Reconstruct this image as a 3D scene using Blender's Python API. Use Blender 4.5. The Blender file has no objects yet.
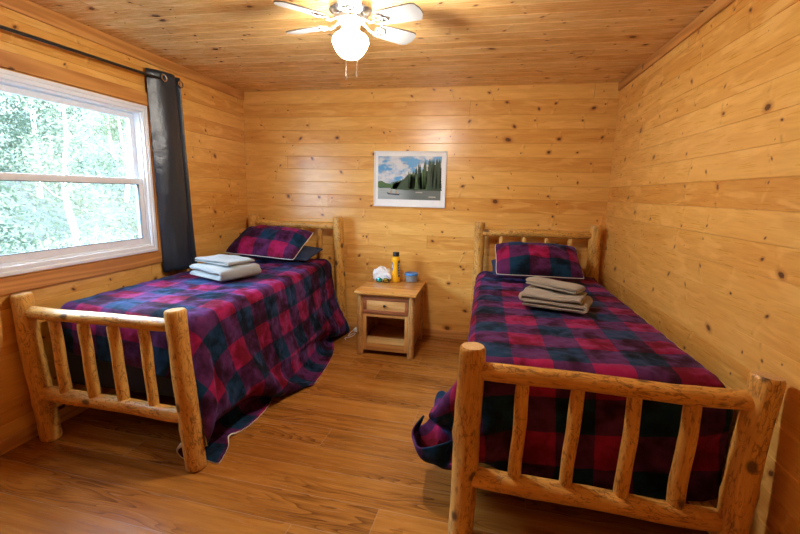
import bpy, bmesh, math, random
import numpy as np
from mathutils import Vector, Matrix, noise as mnoise

SC = bpy.context.scene
COL = SC.collection
PI = math.pi
RW, RD, RH = 3.593, 4.128, 2.44        # room: x 0..RW, back wall at y = RD, ceiling RH
NEAR = -0.75                           # near wall (behind the camera)
PITCH, V0 = 0.127, 0.026               # wall board height and offset
random.seed(7)

# ------------------------------------------------------------------ objects
def link(o, parent=None):
    COL.objects.link(o)
    if parent is not None: o.parent = parent
    return o
def tag(o, label, cat, group=None, kind=None):
    o['label'] = label; o['category'] = cat
    if group: o['group'] = group
    if kind: o['kind'] = kind
    return o
def thing(name, label, cat, loc=(0, 0, 0), group=None):
    o = bpy.data.objects.new(name, None); o.location = loc; o.empty_display_size = .05
    link(o); return tag(o, label, cat, group)

class MB:
    """collects geometry in world coordinates for ONE mesh object"""
    def __init__(s): s.v = []; s.f = []; s.m = []; s.a = []; s.uv = {}
    def add(s, verts, faces, mi=0, attr=None):
        b = len(s.v); s.v += [tuple(p) for p in verts]
        s.f += [tuple(i + b for i in f) for f in faces]; s.m += [mi] * len(faces)
        s.a += list(attr) if attr is not None else [(0., 0., 0.)] * len(verts)
        return b
    def box(s, x0, x1, y0, y1, z0, z1, mi=0):
        v = [(x, y, z) for z in (z0, z1) for y in (y0, y1) for x in (x0, x1)]
        s.add(v, [(0, 2, 3, 1), (4, 5, 7, 6), (0, 1, 5, 4), (2, 6, 7, 3), (0, 4, 6, 2), (1, 3, 7, 5)], mi); return s
    def bbox(s, x0, x1, y0, y1, z0, z1, b=.004, mi=0):
        """box with chamfered edges"""
        bm = bmesh.new(); bmesh.ops.create_cube(bm, size=1)
        for v in bm.verts:
            v.co = Vector(((x0 + x1) / 2 + v.co.x * (x1 - x0), (y0 + y1) / 2 + v.co.y * (y1 - y0), (z0 + z1) / 2 + v.co.z * (z1 - z0)))
        bmesh.ops.bevel(bm, geom=bm.edges[:], offset=b, segments=2, profile=.5, affect='EDGES')
        s.bm(bm, mi); return s
    def bm(s, bm, mi=0):
        bm.verts.ensure_lookup_table(); bm.verts.index_update()
        s.add([v.co[:] for v in bm.verts], [[v.index for v in f.verts] for f in bm.faces], mi); bm.free()
    def lathe(s, prof, c=(0, 0, 0), n=32, mi=0, sx=1., sy=1.):
        """profile [(r,z)...] round the z axis"""
        vs = []
        for r, z in prof:
            for k in range(n):
                a = 2 * PI * k / n; vs.append((c[0] + r * sx * math.cos(a), c[1] + r * sy * math.sin(a), c[2] + z))
        fs = []
        for i in range(len(prof) - 1):
            for k in range(n):
                fs.append((i * n + k, i * n + (k + 1) % n, (i + 1) * n + (k + 1) % n, (i + 1) * n + k))
        if prof[0][0] > 1e-5: fs.append(tuple(range(n))[::-1])
        if prof[-1][0] > 1e-5: fs.append(tuple((len(prof) - 1) * n + k for k in range(n)))
        s.add(vs, fs, mi); return s
    def tube(s, pts, r, n=10, mi=0, closed=False):
        pts = [Vector(p) for p in pts]; L = len(pts); rs = r if isinstance(r, (list, tuple)) else [r] * L
        vs = []; up = None
        for i, p in enumerate(pts):
            if closed: t = pts[(i + 1) % L] - pts[i - 1]
            else: t = pts[min(i + 1, L - 1)] - pts[max(i - 1, 0)]
            t.normalize()
            if up is None: up = t.orthogonal().normalized()
            up = (up - t * up.dot(t)).normalized(); w = t.cross(up)
            for k in range(n):
                a = 2 * PI * k / n; vs.append(p + (up * math.cos(a) + w * math.sin(a)) * rs[i])
        fs = []
        for i in range(L if closed else L - 1):
            j = (i + 1) % L
            for k in range(n): fs.append((i * n + k, i * n + (k + 1) % n, j * n + (k + 1) % n, j * n + k))
        if not closed: fs += [tuple(range(n))[::-1], tuple((L - 1) * n + k for k in range(n))]
        s.add(vs, fs, mi); return s
    def log(s, p0, p1, r0, r1, seed=0, bend=.004, rough=.0035, n=22, tip0=0., tip1=0., mi=0, cap=1, bulge=()):
        """peeled log: tapered, slightly crooked, lumpy, with chamfered sawn ends (cap faces use material slot cap)"""
        p0 = Vector(p0); p1 = Vector(p1); ax = p1 - p0; L = ax.length; ax.normalize()
        e1 = ax.orthogonal().normalized(); e2 = ax.cross(e1); rows = max(8, int(L / .022))
        ph = seed * 12.37; vs = []; at = []
        ts = [0.] + [.006 / L] + [(.012 + (L - .024) * i / rows) / L for i in range(rows + 1)] + [1 - .006 / L] + [1.]
        for i, t in enumerate(ts):
            r = r0 + (r1 - r0) * t; d = t * L
            ch = 1.
            if i in (0, len(ts) - 1): ch = .86
            elif i in (1, len(ts) - 2): ch = .95
            if tip0 and d < tip0: r *= .5 + .5 * min(1, max(0, (d - tip0 * .45) / (tip0 * .55))) ** .6
            if tip1 and L - d < tip1: r *= .5 + .5 * min(1, max(0, (L - d - tip1 * .45) / (tip1 * .55))) ** .6
            bx = math.sin(t * PI) * bend * math.sin(ph) + bend * .6 * math.sin(t * 7 + ph) * math.sin(t * PI)
            by = math.sin(t * PI) * bend * math.cos(ph * 1.7) + bend * .6 * math.cos(t * 6 + ph * 2) * math.sin(t * PI)
            for k in range(n):
                a = 2 * PI * k / n; ca, sa = math.cos(a), math.sin(a)
                nz = mnoise.noise(Vector((ca * 1.3 + ph, sa * 1.3, d * 4))) * rough + mnoise.noise(Vector((ca * 3.5 + ph, sa * 3.5 + 9, d * 13))) * rough * .45
                rr = r * ch + nz
                for (bt, ba, br) in bulge:
                    rr += br * math.exp(-((d - bt * L) / .03) ** 2 - ((math.atan2(math.sin(a - ba), math.cos(a - ba))) / .5) ** 2)
                vs.append(p0 + ax * d + e1 * (rr * ca + bx) + e2 * (rr * sa + by)); at.append((ca * r + ph, sa * r + ph * .5, d))
        fs = []; R = len(ts)
        for i in range(R - 1):
            for k in range(n): fs.append((i * n + k, i * n + (k + 1) % n, (i + 1) * n + (k + 1) % n, (i + 1) * n + k))
        s.add(vs, fs, mi, at)
        for base, row in ((0, 0), (1, R - 1)):
            ring = vs[row * n:(row + 1) * n]; c = sum(ring, Vector()) / n
            fv = [c] + ring; fa = [(ph, ph * .5, 0)] + [((q - c).dot(e1) + ph, (q - c).dot(e2) + ph * .5, 0) for q in ring]
            ff = [(0, 1 + (k + 1) % n, 1 + k) if base == 0 else (0, 1 + k, 1 + (k + 1) % n) for k in range(n)]
            s.add(fv, ff, cap, fa)
        return s
    def build(s, name, mats, parent=None, smooth=True, uv=None, angle=40):
        me = bpy.data.meshes.new(name); me.from_pydata(s.v, [], s.f)
        mats = mats if isinstance(mats, (list, tuple)) else [mats]
        for m in mats: me.materials.append(m)
        me.polygons.foreach_set('material_index', s.m)
        if any(a != (0., 0., 0.) for a in s.a):
            at = me.attributes.new('lc', 'FLOAT_VECTOR', 'POINT'); at.data.foreach_set('vector', [c for a in s.a for c in a])
        if uv is not None:
            ul = me.uv_layers.new(name='UVMap')
            for l in me.loops: ul.data[l.index].uv = uv[l.vertex_index]
        me.validate(); me.update()
        if smooth:
            me.polygons.foreach_set('use_smooth', [True] * len(me.polygons))
            me.set_sharp_from_angle(angle=math.radians(angle))
        o = bpy.data.objects.new(name, me); link(o)
        if parent is not None:
            o.parent = parent
            o.matrix_parent_inverse = Matrix.Translation(parent.location).inverted() if parent.type == 'EMPTY' else Matrix.Identity(4)
        return o

# ------------------------------------------------------------------ materials
class NT:
    def __init__(s, name):
        s.m = bpy.data.materials.new(name); s.m.use_nodes = True; s.t = s.m.node_tree; s.t.nodes.clear()
        s.out = s.t.nodes.new('ShaderNodeOutputMaterial')
    def n(s, ty, **kw):
        nd = s.t.nodes.new('ShaderNode' + ty)
        for k, v in kw.items(): setattr(nd, k, v)
        return nd
    def put(s, sock, v):
        if isinstance(v, bpy.types.NodeSocket): s.t.links.new(v, sock)
        elif v is not None: sock.default_value = v
    def mth(s, op, a, b=None, c=None, clamp=False):
        nd = s.n('Math', operation=op, use_clamp=clamp)
        for i, v in enumerate((a, b, c)): s.put(nd.inputs[i], v)
        return nd.outputs[0]
    def add(s, a, b): return s.mth('ADD', a, b)
    def mul(s, a, b): return s.mth('MULTIPLY', a, b)
    def sub(s, a, b): return s.mth('SUBTRACT', a, b)
    def sstep(s, x, lo, hi, a=0., b=1.):
        nd = s.n('MapRange', interpolation_type='SMOOTHSTEP'); s.put(nd.inputs[0], x)
        for i, v in enumerate((lo, hi, a, b)): s.put(nd.inputs[i + 1], v)
        return nd.outputs[0]
    def xyz(s, x=0., y=0., z=0.):
        nd = s.n('CombineXYZ'); s.put(nd.inputs[0], x); s.put(nd.inputs[1], y); s.put(nd.inputs[2], z); return nd.outputs[0]
    def sep(s, v):
        nd = s.n('SeparateXYZ'); s.put(nd.inputs[0], v); return nd.outputs
    def mix(s, f, a, b, mode='MIX'):
        nd = s.n('Mix', data_type='RGBA', blend_type=mode); s.put(nd.inputs[0], f)
        for i, v in ((6, a), (7, b)): s.put(nd.inputs[i], (*v, 1) if isinstance(v, tuple) and len(v) == 3 else v)
        return nd.outputs[2]
    def noise(s, vec, scale=5., detail=3., rough=.5, dist=0., dim='3D'):
        nd = s.n('TexNoise', noise_dimensions=dim)
        if vec is not None: s.put(nd.inputs['Vector'], vec)
        s.put(nd.inputs['Scale'], scale); s.put(nd.inputs['Detail'], detail); s.put(nd.inputs['Roughness'], rough); s.put(nd.inputs['Distortion'], dist)
        return nd.outputs['Fac']
    def white(s, vec):
        nd = s.n('TexWhiteNoise', noise_dimensions='3D'); s.put(nd.inputs['Vector'], vec); return s.sep(nd.outputs['Color'])
    def ramp(s, f, stops):
        nd = s.n('ValToRGB'); s.put(nd.inputs[0], f); e = nd.color_ramp.elements
        while len(e) < len(stops): e.new(.5)
        for el, (p, c) in zip(e, stops): el.position = p; el.color = (*c, 1)
        return nd.outputs[0]
    def bump(s, h, strength=.3, dist=.01, normal=None):
        nd = s.n('Bump'); s.put(nd.inputs['Strength'], strength); s.put(nd.inputs['Distance'], dist); s.put(nd.inputs['Height'], h)
        if normal is not None: s.put(nd.inputs['Normal'], normal)
        return nd.outputs[0]
    def bsdf(s, **kw):
        nd = s.n('BsdfPrincipled')
        for k, v in kw.items():
            k = k.replace('_', ' ')
            if isinstance(v, tuple) and len(v) == 3 and 'olor' in k or (isinstance(v, tuple) and k.endswith('Tint')): v = (*v[:3], 1)
            s.put(nd.inputs[k], v)
        s.t.links.new(nd.outputs[0], s.out.inputs[0]); return nd
def obco(t): return t.n('TexCoord').outputs['Object']
def plain(name, col, rough=.5, metal=0., vary=.06, bump=0., scale=30., **kw):
    """a single-colour material with a little noise in its tone"""
    t = NT(name); co = obco(t); nz = t.noise(co, scale, 3)
    c = t.mix(nz, tuple(x * (1 - vary) for x in col), tuple(min(1, x * (1 + vary)) for x in col))
    k = dict(Base_Color=c, Roughness=rough, Metallic=metal, **kw)
    if bump: k['Normal'] = t.bump(t.noise(co, scale * 3, 3), bump, .004)
    t.bsdf(**k); return t.m

def plank_mat(name, ua, va, light, dark, pitch=PITCH, v0=V0, length=8.3, knot=.72, rot=0., rough=.22, tone=.30, seed=0., pale=.0, grey=0.):
    """knotty pine boards: ua / va are the axes along and across the boards"""
    t = NT(name); co = t.sep(obco(t)); ax = dict(x=0, y=1, z=2)
    u, v = co[ax[ua]], co[ax[va]]
    if rot: u, v = t.add(t.mul(u, math.cos(rot)), t.mul(v, -math.sin(rot))), t.add(t.mul(u, math.sin(rot)), t.mul(v, math.cos(rot)))
    w = t.mth('DIVIDE', t.sub(v, v0), pitch); bi = t.mth('FLOOR', w); fv = t.mth('FRACT', w)
    r1 = t.white(t.xyz(bi, seed, 3.3))
    uo = t.add(t.mth('DIVIDE', u, length), t.mul(r1[0], 9.7)); ji = t.mth('FLOOR', uo); fj = t.mth('FRACT', uo)
    rb = t.white(t.xyz(bi, ji, seed + 1.7))
    # knots: two per cell and board, darker cores with a brown halo; the grain bends round them
    core = None; halo = None; warp = None
    for k, (cell, pres, rmin, rmax) in enumerate(((.42, knot * .92, .005, .0135), (.33, knot * .62, .002, .008), (.95, knot * .36, .010, .021))):
        uu = t.add(t.mth('DIVIDE', u, cell), t.mul(rb[0], 5.3 + k)); ci = t.mth('FLOOR', uu); fu = t.mth('FRACT', uu)
        h = t.white(t.xyz(ci, t.add(bi, k * 31.7), t.add(ji, seed + k)))
        h2 = t.white(t.xyz(ci, t.add(bi, k * 17.3 + 5.1), t.add(ji, seed + k + 8)))
        rad = t.add(t.mul(t.mth('POWER', h[2], 2.), rmax - rmin), rmin)
        du = t.mul(t.sub(fu, t.add(t.mul(h[0], .7), .15)), cell); dv = t.mul(t.sub(fv, t.add(t.mul(h[1], .8), .1)), pitch)
        sl = t.mul(t.sub(h2[0], .5), 1.2); du = t.add(du, t.mul(dv, sl))
        if k == 0:
            pr0 = t.mth('LESS_THAN', h2[2], pres); q = t.mth('DIVIDE', du, .011); streak = t.mul(t.mul(t.mth('EXPONENT', t.mul(t.mul(q, q), -1.)), pr0), t.sstep(t.noise(t.xyz(u, v, seed), 28., 2), .42, .62))
            q = t.mth('DIVIDE', t.sub(du, .017), .008); dstreak = t.mul(t.mul(t.mth('EXPONENT', t.mul(t.mul(q, q), -1.)), pr0), t.sstep(t.noise(t.xyz(u, v, seed + 4), 24., 2), .45, .65))
        du = t.mth('DIVIDE', du, t.add(t.mul(h2[1], .9), .6))
        d = t.mth('DIVIDE', t.mth('SQRT', t.add(t.mul(du, du), t.mul(dv, dv))), rad)
        d = t.add(d, t.mul(t.sub(t.noise(t.xyz(u, v, 0.), 160., 2), .5), .7))
        pr = t.mth('LESS_THAN', h2[2], pres); off = t.mul(t.sub(1., pr), 60.); d = t.add(d, off)
        c_ = t.sstep(d, .75, 1.15, 1., 0.); h_ = t.sstep(d, .8, 2.6, 1., 0.)
        w_ = t.mul(t.mth('EXPONENT', t.mul(t.mul(d, d), -.12)), t.mul(rad, .9))
        core = c_ if core is None else t.mth('MAXIMUM', core, c_); halo = h_ if halo is None else t.mth('MAXIMUM', halo, h_)
        warp = w_ if warp is None else t.add(warp, w_)
    vw = t.add(v, warp)
    base = t.xyz(t.add(t.mul(u, 1.), t.mul(rb[1], 31.)), t.add(vw, t.mul(rb[2], 17.)), seed)
    sc = t.n('VectorMath', operation='MULTIPLY'); t.put(sc.inputs[0], base); sc.inputs[1].default_value = (1.1, 9., 1.); low = t.noise(sc.outputs[0], 1., 3, .45)
    lines = t.add(t.mul(t.mth('SINE', t.mul(low, 85.)), .5), .5)
    sc2 = t.n('VectorMath', operation='MULTIPLY'); t.put(sc2.inputs[0], base); sc2.inputs[1].default_value = (5., 130., 1.); fine = t.noise(sc2.outputs[0], 1., 3, .6)
    sc3 = t.n('VectorMath', operation='MULTIPLY'); t.put(sc3.inputs[0], base); sc3.inputs[1].default_value = (2.2, 22., 1.); mid = t.noise(sc3.outputs[0], 1., 2, .5)
    g = t.add(t.add(t.mul(lines, .10), t.mul(fine, .25)), t.mul(mid, .65))
    g = t.sstep(g, .22, .78)
    g = t.add(t.mul(g, .62), t.mul(t.sub(rb[1], .5), tone * 2.2)); g = t.add(g, .17)
    col = t.mix(t.mth('MINIMUM', t.mth('MAXIMUM', g, 0.), 1.), light, dark)
    sc4 = t.n('VectorMath', operation='MULTIPLY'); t.put(sc4.inputs[0], base); sc4.inputs[1].default_value = (3.2, 14., 1.)
    fig = t.sstep(t.noise(sc4.outputs[0], 1., 2, .5, .6), .52, .66); col = t.mix(t.mul(fig, .40 + pale), col, (min(1, light[0] * 1.12), min(1, light[1] * 1.2), min(1, light[2] * 1.45)))
    # brown pith streaks here and there
    sc5 = t.n('VectorMath', operation='MULTIPLY'); t.put(sc5.inputs[0], base); sc5.inputs[1].default_value = (.8, 42., 1.)
    col = t.mix(t.mul(t.sstep(t.noise(sc5.outputs[0], 1., 2, .5), .72, .82), .40), col, tuple(c * .42 for c in dark))
    col = t.mix(t.mul(streak, .45), col, (min(1, light[0] * 1.08), min(1, light[1] * 1.15), min(1, light[2] * 1.4))); col = t.mix(t.mul(dstreak, .45), col, tuple(c * .6 for c in dark))
    col = t.mix(t.mul(halo, .62), col, (dark[0] * .62, dark[1] * .40, dark[2] * .30))
    col = t.mix(t.mul(core, .93), col, (.095, .029, .010))
    je = t.mth('MINIMUM', t.mul(fj, length), t.mul(t.sub(1., fj), length)); jl = t.sstep(je, .0006, .002, 1., 0.)
    col = t.mix(t.mul(jl, .7), col, (.06, .025, .008))
    if grey: col = t.mix(grey, col, (.5, .42, .34))
    ro = t.add(t.mul(fine, .14), rough)
    bp = t.bump(t.add(t.add(t.mul(fine, .4), t.mul(mid, .6)), t.mul(core, -.5)), .16, .003)
    t.bsdf(Base_Color=col, Roughness=ro, Specular_IOR_Level=.50, Normal=bp)
    return t.m

def floor_mat():
    t = NT('laminate floor'); co = t.sep(obco(t)); a = -.040
    u = t.add(t.mul(co[0], math.cos(a)), t.mul(co[1], math.sin(a))); v = t.sub(t.mul(co[1], math.cos(a)), t.mul(co[0], math.sin(a)))
    pitch, L = .188, 1.9
    w = t.mth('DIVIDE', t.sub(v, .069), pitch); bi = t.mth('FLOOR', w); fv = t.mth('FRACT', w)
    r1 = t.white(t.xyz(bi, 2.2, .3)); uo = t.add(t.mth('DIVIDE', u, L), t.mul(r1[0], 7.7)); ji = t.mth('FLOOR', uo); fj = t.mth('FRACT', uo)
    rb = t.white(t.xyz(bi, ji, .9))
    b = t.xyz(t.add(u, t.mul(rb[0], 23.)), t.add(v, t.mul(rb[1], 11.)), 0.)
    def sc(x, y):
        n = t.n('VectorMath', operation='MULTIPLY'); t.put(n.inputs[0], b); n.inputs[1].default_value = (x, y, 1); return n.outputs[0]
    low = t.noise(sc(1.1, 8.5), 1., 2., .45, .15); rings = t.mth('FRACT', t.mul(low, 17.)); rings = t.mul(t.mth('POWER', rings, 2.6), t.sstep(t.noise(sc(.7, 4.), 1., 1.), .42, .60))
    fine = t.noise(sc(4., 120.), 1., 3., .65); mid = t.noise(sc(1.6, 20.), 1., 3., .55)
    g = t.add(t.add(t.mul(rings, .24), t.mul(fine, .40)), t.mul(mid, .55)); g = t.add(g, t.mul(t.sub(rb[2], .5), .16))
    col = t.ramp(g, [(.32, (.45, .185, .033)), (.50, (.33, .120, .018)), (.68, (.18, .056, .008)), (.84, (.09, .027, .005))])
    ev = t.mul(t.mth('MINIMUM', fv, t.sub(1., fv)), pitch); ej = t.mul(t.mth('MINIMUM', fj, t.sub(1., fj)), L)
    e = t.mth('MINIMUM', ev, ej); ln = t.sstep(e, .0008, .0026, 1., 0.)
    col = t.mix(t.mul(ln, .32), col, (.45, .33, .22))
    t.bsdf(Base_Color=col, Roughness=t.add(t.mul(fine, .12), .20), Specular_IOR_Level=.42, Normal=t.bump(t.add(t.mul(ln, -1.), t.mul(fine, .12)), .18, .002))
    return t.m

def log_mat(name, light, dark, fleck=(.15, .050, .010), seed=0.):
    t = NT(name); a = t.n('Attribute', attribute_name='lc').outputs['Vector']
    def sc(x, z):
        n = t.n('VectorMath', operation='MULTIPLY'); t.put(n.inputs[0], a); n.inputs[1].default_value = (x, x, z); return n.outputs[0]
    g = t.noise(sc(60., 7.), 1., 4., .6, .3); big = t.noise(sc(22., 9.), 1., 3., .55, .5); tone = t.noise(sc(9., 2.2), 1., 2.)
    col = t.mix(t.sstep(t.add(t.mul(g, .6), t.mul(tone, .4)), .3, .7), light, dark)
    iso = t.mth('ABSOLUTE', t.sub(t.mth('FRACT', t.mul(big, 7.)), .5))     # squiggly contour lines of the shaved bark layers
    ln = t.sstep(iso, .03, .17, 1., 0.); ln = t.mul(ln, t.sstep(t.noise(sc(16., 5.), 1., 2.), .36, .55))
    col = t.mix(t.mul(ln, .62), col, fleck)
    fl = t.sstep(t.noise(sc(75., 18.), 1., 3., .6), .56, .66); col = t.mix(t.mul(fl, .55), col, fleck)
    kn = t.n('TexVoronoi'); t.put(kn.inputs['Vector'], sc(7., 5.)); kn.inputs['Scale'].default_value = 1.; kd = t.sstep(kn.outputs['Distance'], .09, .17, 1., 0.)
    col = t.mix(t.mul(kd, .85), col, (.05, .02, .008))
    t.bsdf(Base_Color=col, Roughness=.36, Specular_IOR_Level=.45, Normal=t.bump(t.add(t.add(t.mul(g, .4), t.mul(ln, -.5)), big), .35, .004))
    return t.m
def end_mat():
    t = NT('sawn log end'); a = t.n('Attribute', attribute_name='lc').outputs['Vector']
    nz = t.noise(a, 40., 3.); rad = t.noise(a, 16., 1.); rings = t.add(t.mul(t.mth('SINE', t.mul(t.add(rad, t.mul(nz, .05)), 120.)), .5), .5)
    t.bsdf(Base_Color=t.mix(t.add(t.mul(rings, .5), t.mul(nz, .4)), (.74, .49, .23), (.46, .25, .09)), Roughness=.45); return t.m
def wood_mat(name, light, dark, axis='x', rough=.38, scale=1.):
    """plain sawn wood, grain along one axis"""
    t = NT(name); co = obco(t); k = dict(x=(2., 40., 40.), y=(40., 2., 40.), z=(40., 40., 2.))[axis]
    n = t.n('VectorMath', operation='MULTIPLY'); t.put(n.inputs[0], co); n.inputs[1].default_value = tuple(c * scale for c in k)
    n2 = t.n('VectorMath', operation='MULTIPLY'); t.put(n2.inputs[0], co); n2.inputs[1].default_value = tuple(c * scale * .22 for c in k)
    f = t.noise(n.outputs[0], 1., 4., .6); l = t.noise(n2.outputs[0], 1., 2., .5, .4)
    w = t.add(t.mul(t.mth('SINE', t.mul(l, 42.)), .5), .5); g = t.add(t.mul(f, .55), t.mul(w, .42))
    vo = t.n('TexVoronoi'); t.put(vo.inputs['Vector'], co); vo.inputs['Scale'].default_value = 3.1; kd = t.sstep(vo.outputs['Distance'], .045, .075, 1., 0.)
    col = t.mix(t.sstep(g, .15, .85), light, dark); col = t.mix(t.mul(kd, .85), col, (.06, .022, .008))
    t.bsdf(Base_Color=col, Roughness=rough, Normal=t.bump(f, .1, .002)); return t.m

CHECK = .157
def plaid_mat(name, u0=0., v0=0., quilt=True):
    t = NT(name); uv = t.sep(t.n('UVMap').outputs[0]); co = obco(t)
    wob = t.mul(t.sub(t.noise(co, 14., 2.), .5), .010)
    def band(x, o): return t.mth('FLOOR', t.mth('MODULO', t.add(t.mth('DIVIDE', t.add(t.add(x, wob), o), CHECK), 40.), 2.))
    a, b = band(uv[0], u0), band(uv[1], v0); s = t.add(a, b)
    pile = t.noise(co, 10., 4., .58, .2); fuzz = t.noise(co, 260., 2.)
    def tri(d, m_, r): return t.mix(t.mth("GREATER_THAN", s, 1.5), t.mix(t.mth("GREATER_THAN", s, .5), d, m_), r)
    # crushed pile: nap lies either way, its bluish sheen painted into the base colour
    nap = t.sstep(t.add(t.mul(pile, .7), t.mul(t.noise(co, 3.4, 3., .5), .45)), .44, .70)
    c = t.mix(nap, tri((.0020, .0055, .011), (.022, .003, .012), (.115, .0028, .013)), tri((.0045, .030, .066), (.088, .016, .082), (.29, .008, .070)))
    h = t.add(t.mul(pile, 1.), t.mul(fuzz, .08))
    if quilt:
        q = .40
        def gr(x): return t.mul(t.mth('ABSOLUTE', t.sub(t.mth('FRACT', t.add(t.mth('DIVIDE', x, q), .37)), .5)), 2.)
        d1 = t.sub(1., t.mth('MAXIMUM', gr(uv[0]), gr(uv[1]))); h = t.add(h, t.mul(t.sstep(d1, 0., .22), .8))
    sh = t.sstep(nap, .0, 1., .04, .34)
    t.bsdf(Base_Color=c, Roughness=.85, Specular_IOR_Level=.12, Sheen_Weight=sh, Sheen_Roughness=.42, Sheen_Tint=(.30, .34, 1.0), Normal=t.bump(h, .35, .014))
    return t.m
def towel_mat(name, col):
    t = NT(name); co = obco(t); f = t.noise(co, 130., 3., .7); l = t.noise(co, 24., 4., .6)
    c = t.mix(f, tuple(x * .78 for x in col), tuple(min(1, x * 1.12) for x in col))
    t.bsdf(Base_Color=c, Roughness=.95, Sheen_Weight=.35, Sheen_Roughness=.5, Specular_IOR_Level=.1, Normal=t.bump(t.add(f, l), .8, .009)); return t.m
def glass_mat(name, tint=(1, 1, 1), rough=0., refl=.06):
    t = NT(name); tr = t.n('BsdfTransparent'); tr.inputs[0].default_value = (*tint, 1); gl = t.n('BsdfGlossy'); gl.inputs['Roughness'].default_value = max(rough, .01)
    lw = t.n('LayerWeight'); lw.inputs[0].default_value = .25; mx = t.n('MixShader'); t.put(mx.inputs[0], t.add(t.mul(lw.outputs['Fresnel'], .6), refl * .5))
    t.t.links.new(tr.outputs[0], mx.inputs[1]); t.t.links.new(gl.outputs[0], mx.inputs[2]); t.t.links.new(mx.outputs[0], t.out.inputs[0]); return t.m
def emit_mat(name, col, strength):
    t = NT(name); e = t.n('Emission'); e.inputs[0].default_value = (*col, 1); e.inputs[1].default_value = strength; t.t.links.new(e.outputs[0], t.out.inputs[0]); return t.m
def leaf_mat(name, a, b):
    t = NT(name); co = obco(t); c = t.mix(t.noise(co, 3., 3.), a, b)
    d = t.n('BsdfDiffuse'); t.put(d.inputs[0], c); tl = t.n('BsdfTranslucent'); t.put(tl.inputs[0], c); m = t.n('MixShader'); m.inputs[0].default_value = .35
    t.t.links.new(d.outputs[0], m.inputs[1]); t.t.links.new(tl.outputs[0], m.inputs[2]); t.t.links.new(m.outputs[0], t.out.inputs[0]); return t.m

PL, PD = (.83, .495, .135), (.61, .265, .045)
M = {}
M['wall_back'] = plank_mat('pine boards back wall', 'x', 'z', PL, PD, seed=1.)
M['wall_right'] = plank_mat('pine boards right wall', 'y', 'z', PL, PD, seed=2., pale=.14, tone=.30)
M['wall_left'] = plank_mat('pine boards left wall', 'y', 'z', PL, PD, seed=3., tone=.30)
M['wall_near'] = plank_mat('pine boards near wall', 'x', 'z', PL, PD, seed=4.)
M['ceiling'] = plank_mat('pine boards ceiling', 'x', 'y', (.82, .57, .25), (.65, .35, .11), v0=.05, seed=5., knot=.85, rough=.20, tone=.34)
M['floor'] = floor_mat()
M['trim_y'] = wood_mat('pine trim along y', (.66, .33, .095), (.45, .18, .04), 'y')
M['trim_x'] = wood_mat('pine trim along x', (.66, .33, .095), (.45, .18, .04), 'x')
M['trim_z'] = wood_mat('pine trim upright', (.66, .33, .095), (.45, .18, .04), 'z')
M['base'] = wood_mat('pale pine baseboard', (.72, .42, .17), (.52, .24, .07), 'y')
M['log'] = log_mat('peeled log', (.76, .43, .105), (.52, .235, .040))
M['end'] = end_mat()
M['vinyl'] = plain('white window vinyl', (.82, .88, .95), .35)  # white vinyl with the blue cast of daylight put into its colour
M['pane'] = glass_mat('window glass')
M['seal'] = plain('dark window seal', (.10, .12, .14), .6)
M['black'] = plain('black metal', (.012, .012, .013), .35)
M['chrome'] = plain('brushed nickel', (.62, .60, .56), .22, 1.)
M['nickel'] = plain('satin nickel', (.36, .33, .29), .38, .8)
M['white'] = plain('white painted metal', (.62, .61, .58), .32)
M['blade'] = plain('white fan blade', (.24, .24, .24), .45)
M['navy'] = plain('navy mattress fabric', (.010, .016, .050), .8, bump=.2, scale=60)
M['navyp'] = plain('navy pillowcase', (.012, .030, .085), .8, bump=.2, scale=60)
M['cream'] = plain('cream lining', (.68, .64, .58), .9, bump=.4, scale=80)
M['plum'] = plain('plum fleece lining', (.045, .006, .030), .9, bump=.4, scale=80)
M['piping'] = plain('white piping', (.75, .72, .70), .8)

# ------------------------------------------------------------------ room shell
def board_wall(name, mat, O, U, V, N, u0, u1, v0, v1, hole=None, pitch=PITCH, off=V0, thick=.10):
    """tongue and groove boards along U stacked along V; N points into the room; hole=(ua,ub,va,vb)"""
    O, U, V, N = map(Vector, (O, U, V, N)); mb = MB()
    regs = [(u0, u1, v0, v1)] if hole is None else [(u0, hole[0], v0, v1), (hole[1], u1, v0, v1), (hole[0], hole[1], v0, hole[2]), (hole[0], hole[1], hole[3], v1)]
    flip = U.cross(V).dot(N) < 0
    def P(u, v, n): return O + U * u + V * v + N * n
    for (a, b, lo, hi) in regs:
        pts = []
        i = math.floor((lo - off) / pitch) - 1
        prof = []
        while off + i * pitch < hi + pitch:
            z = off + i * pitch; prof += [(z, -.003), (z + .0025, 0.), (z + pitch - .0025, 0.)]; i += 1
        def h(z):
            for (za, na), (zb, nb) in zip(prof, prof[1:]):
                if za <= z <= zb: return na + (nb - na) * (z - za) / (zb - za)
            return 0.
        zs = [lo] + [z for z, _ in prof if lo + 1e-6 < z < hi - 1e-6] + [hi]
        vs = []; fs = []
        for z in zs: vs += [P(a, z, h(z)), P(b, z, h(z))]
        for k in range(len(zs) - 1):
            f = (2 * k, 2 * k + 1, 2 * k + 3, 2 * k + 2); fs.append(f[::-1] if flip else f)
        mb.add(vs, fs)
        q = [P(x, y, n) for n in (-thick, -.006) for y in (lo, hi) for x in (a, b)]
        mb.add(q, [(0, 2, 3, 1), (0, 1, 5, 4), (2, 6, 7, 3), (0, 4, 6, 2), (1, 3, 7, 5), (4, 5, 7, 6)])
    o = mb.build(name, mat, smooth=False); o['kind'] = 'structure'; return o

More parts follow.
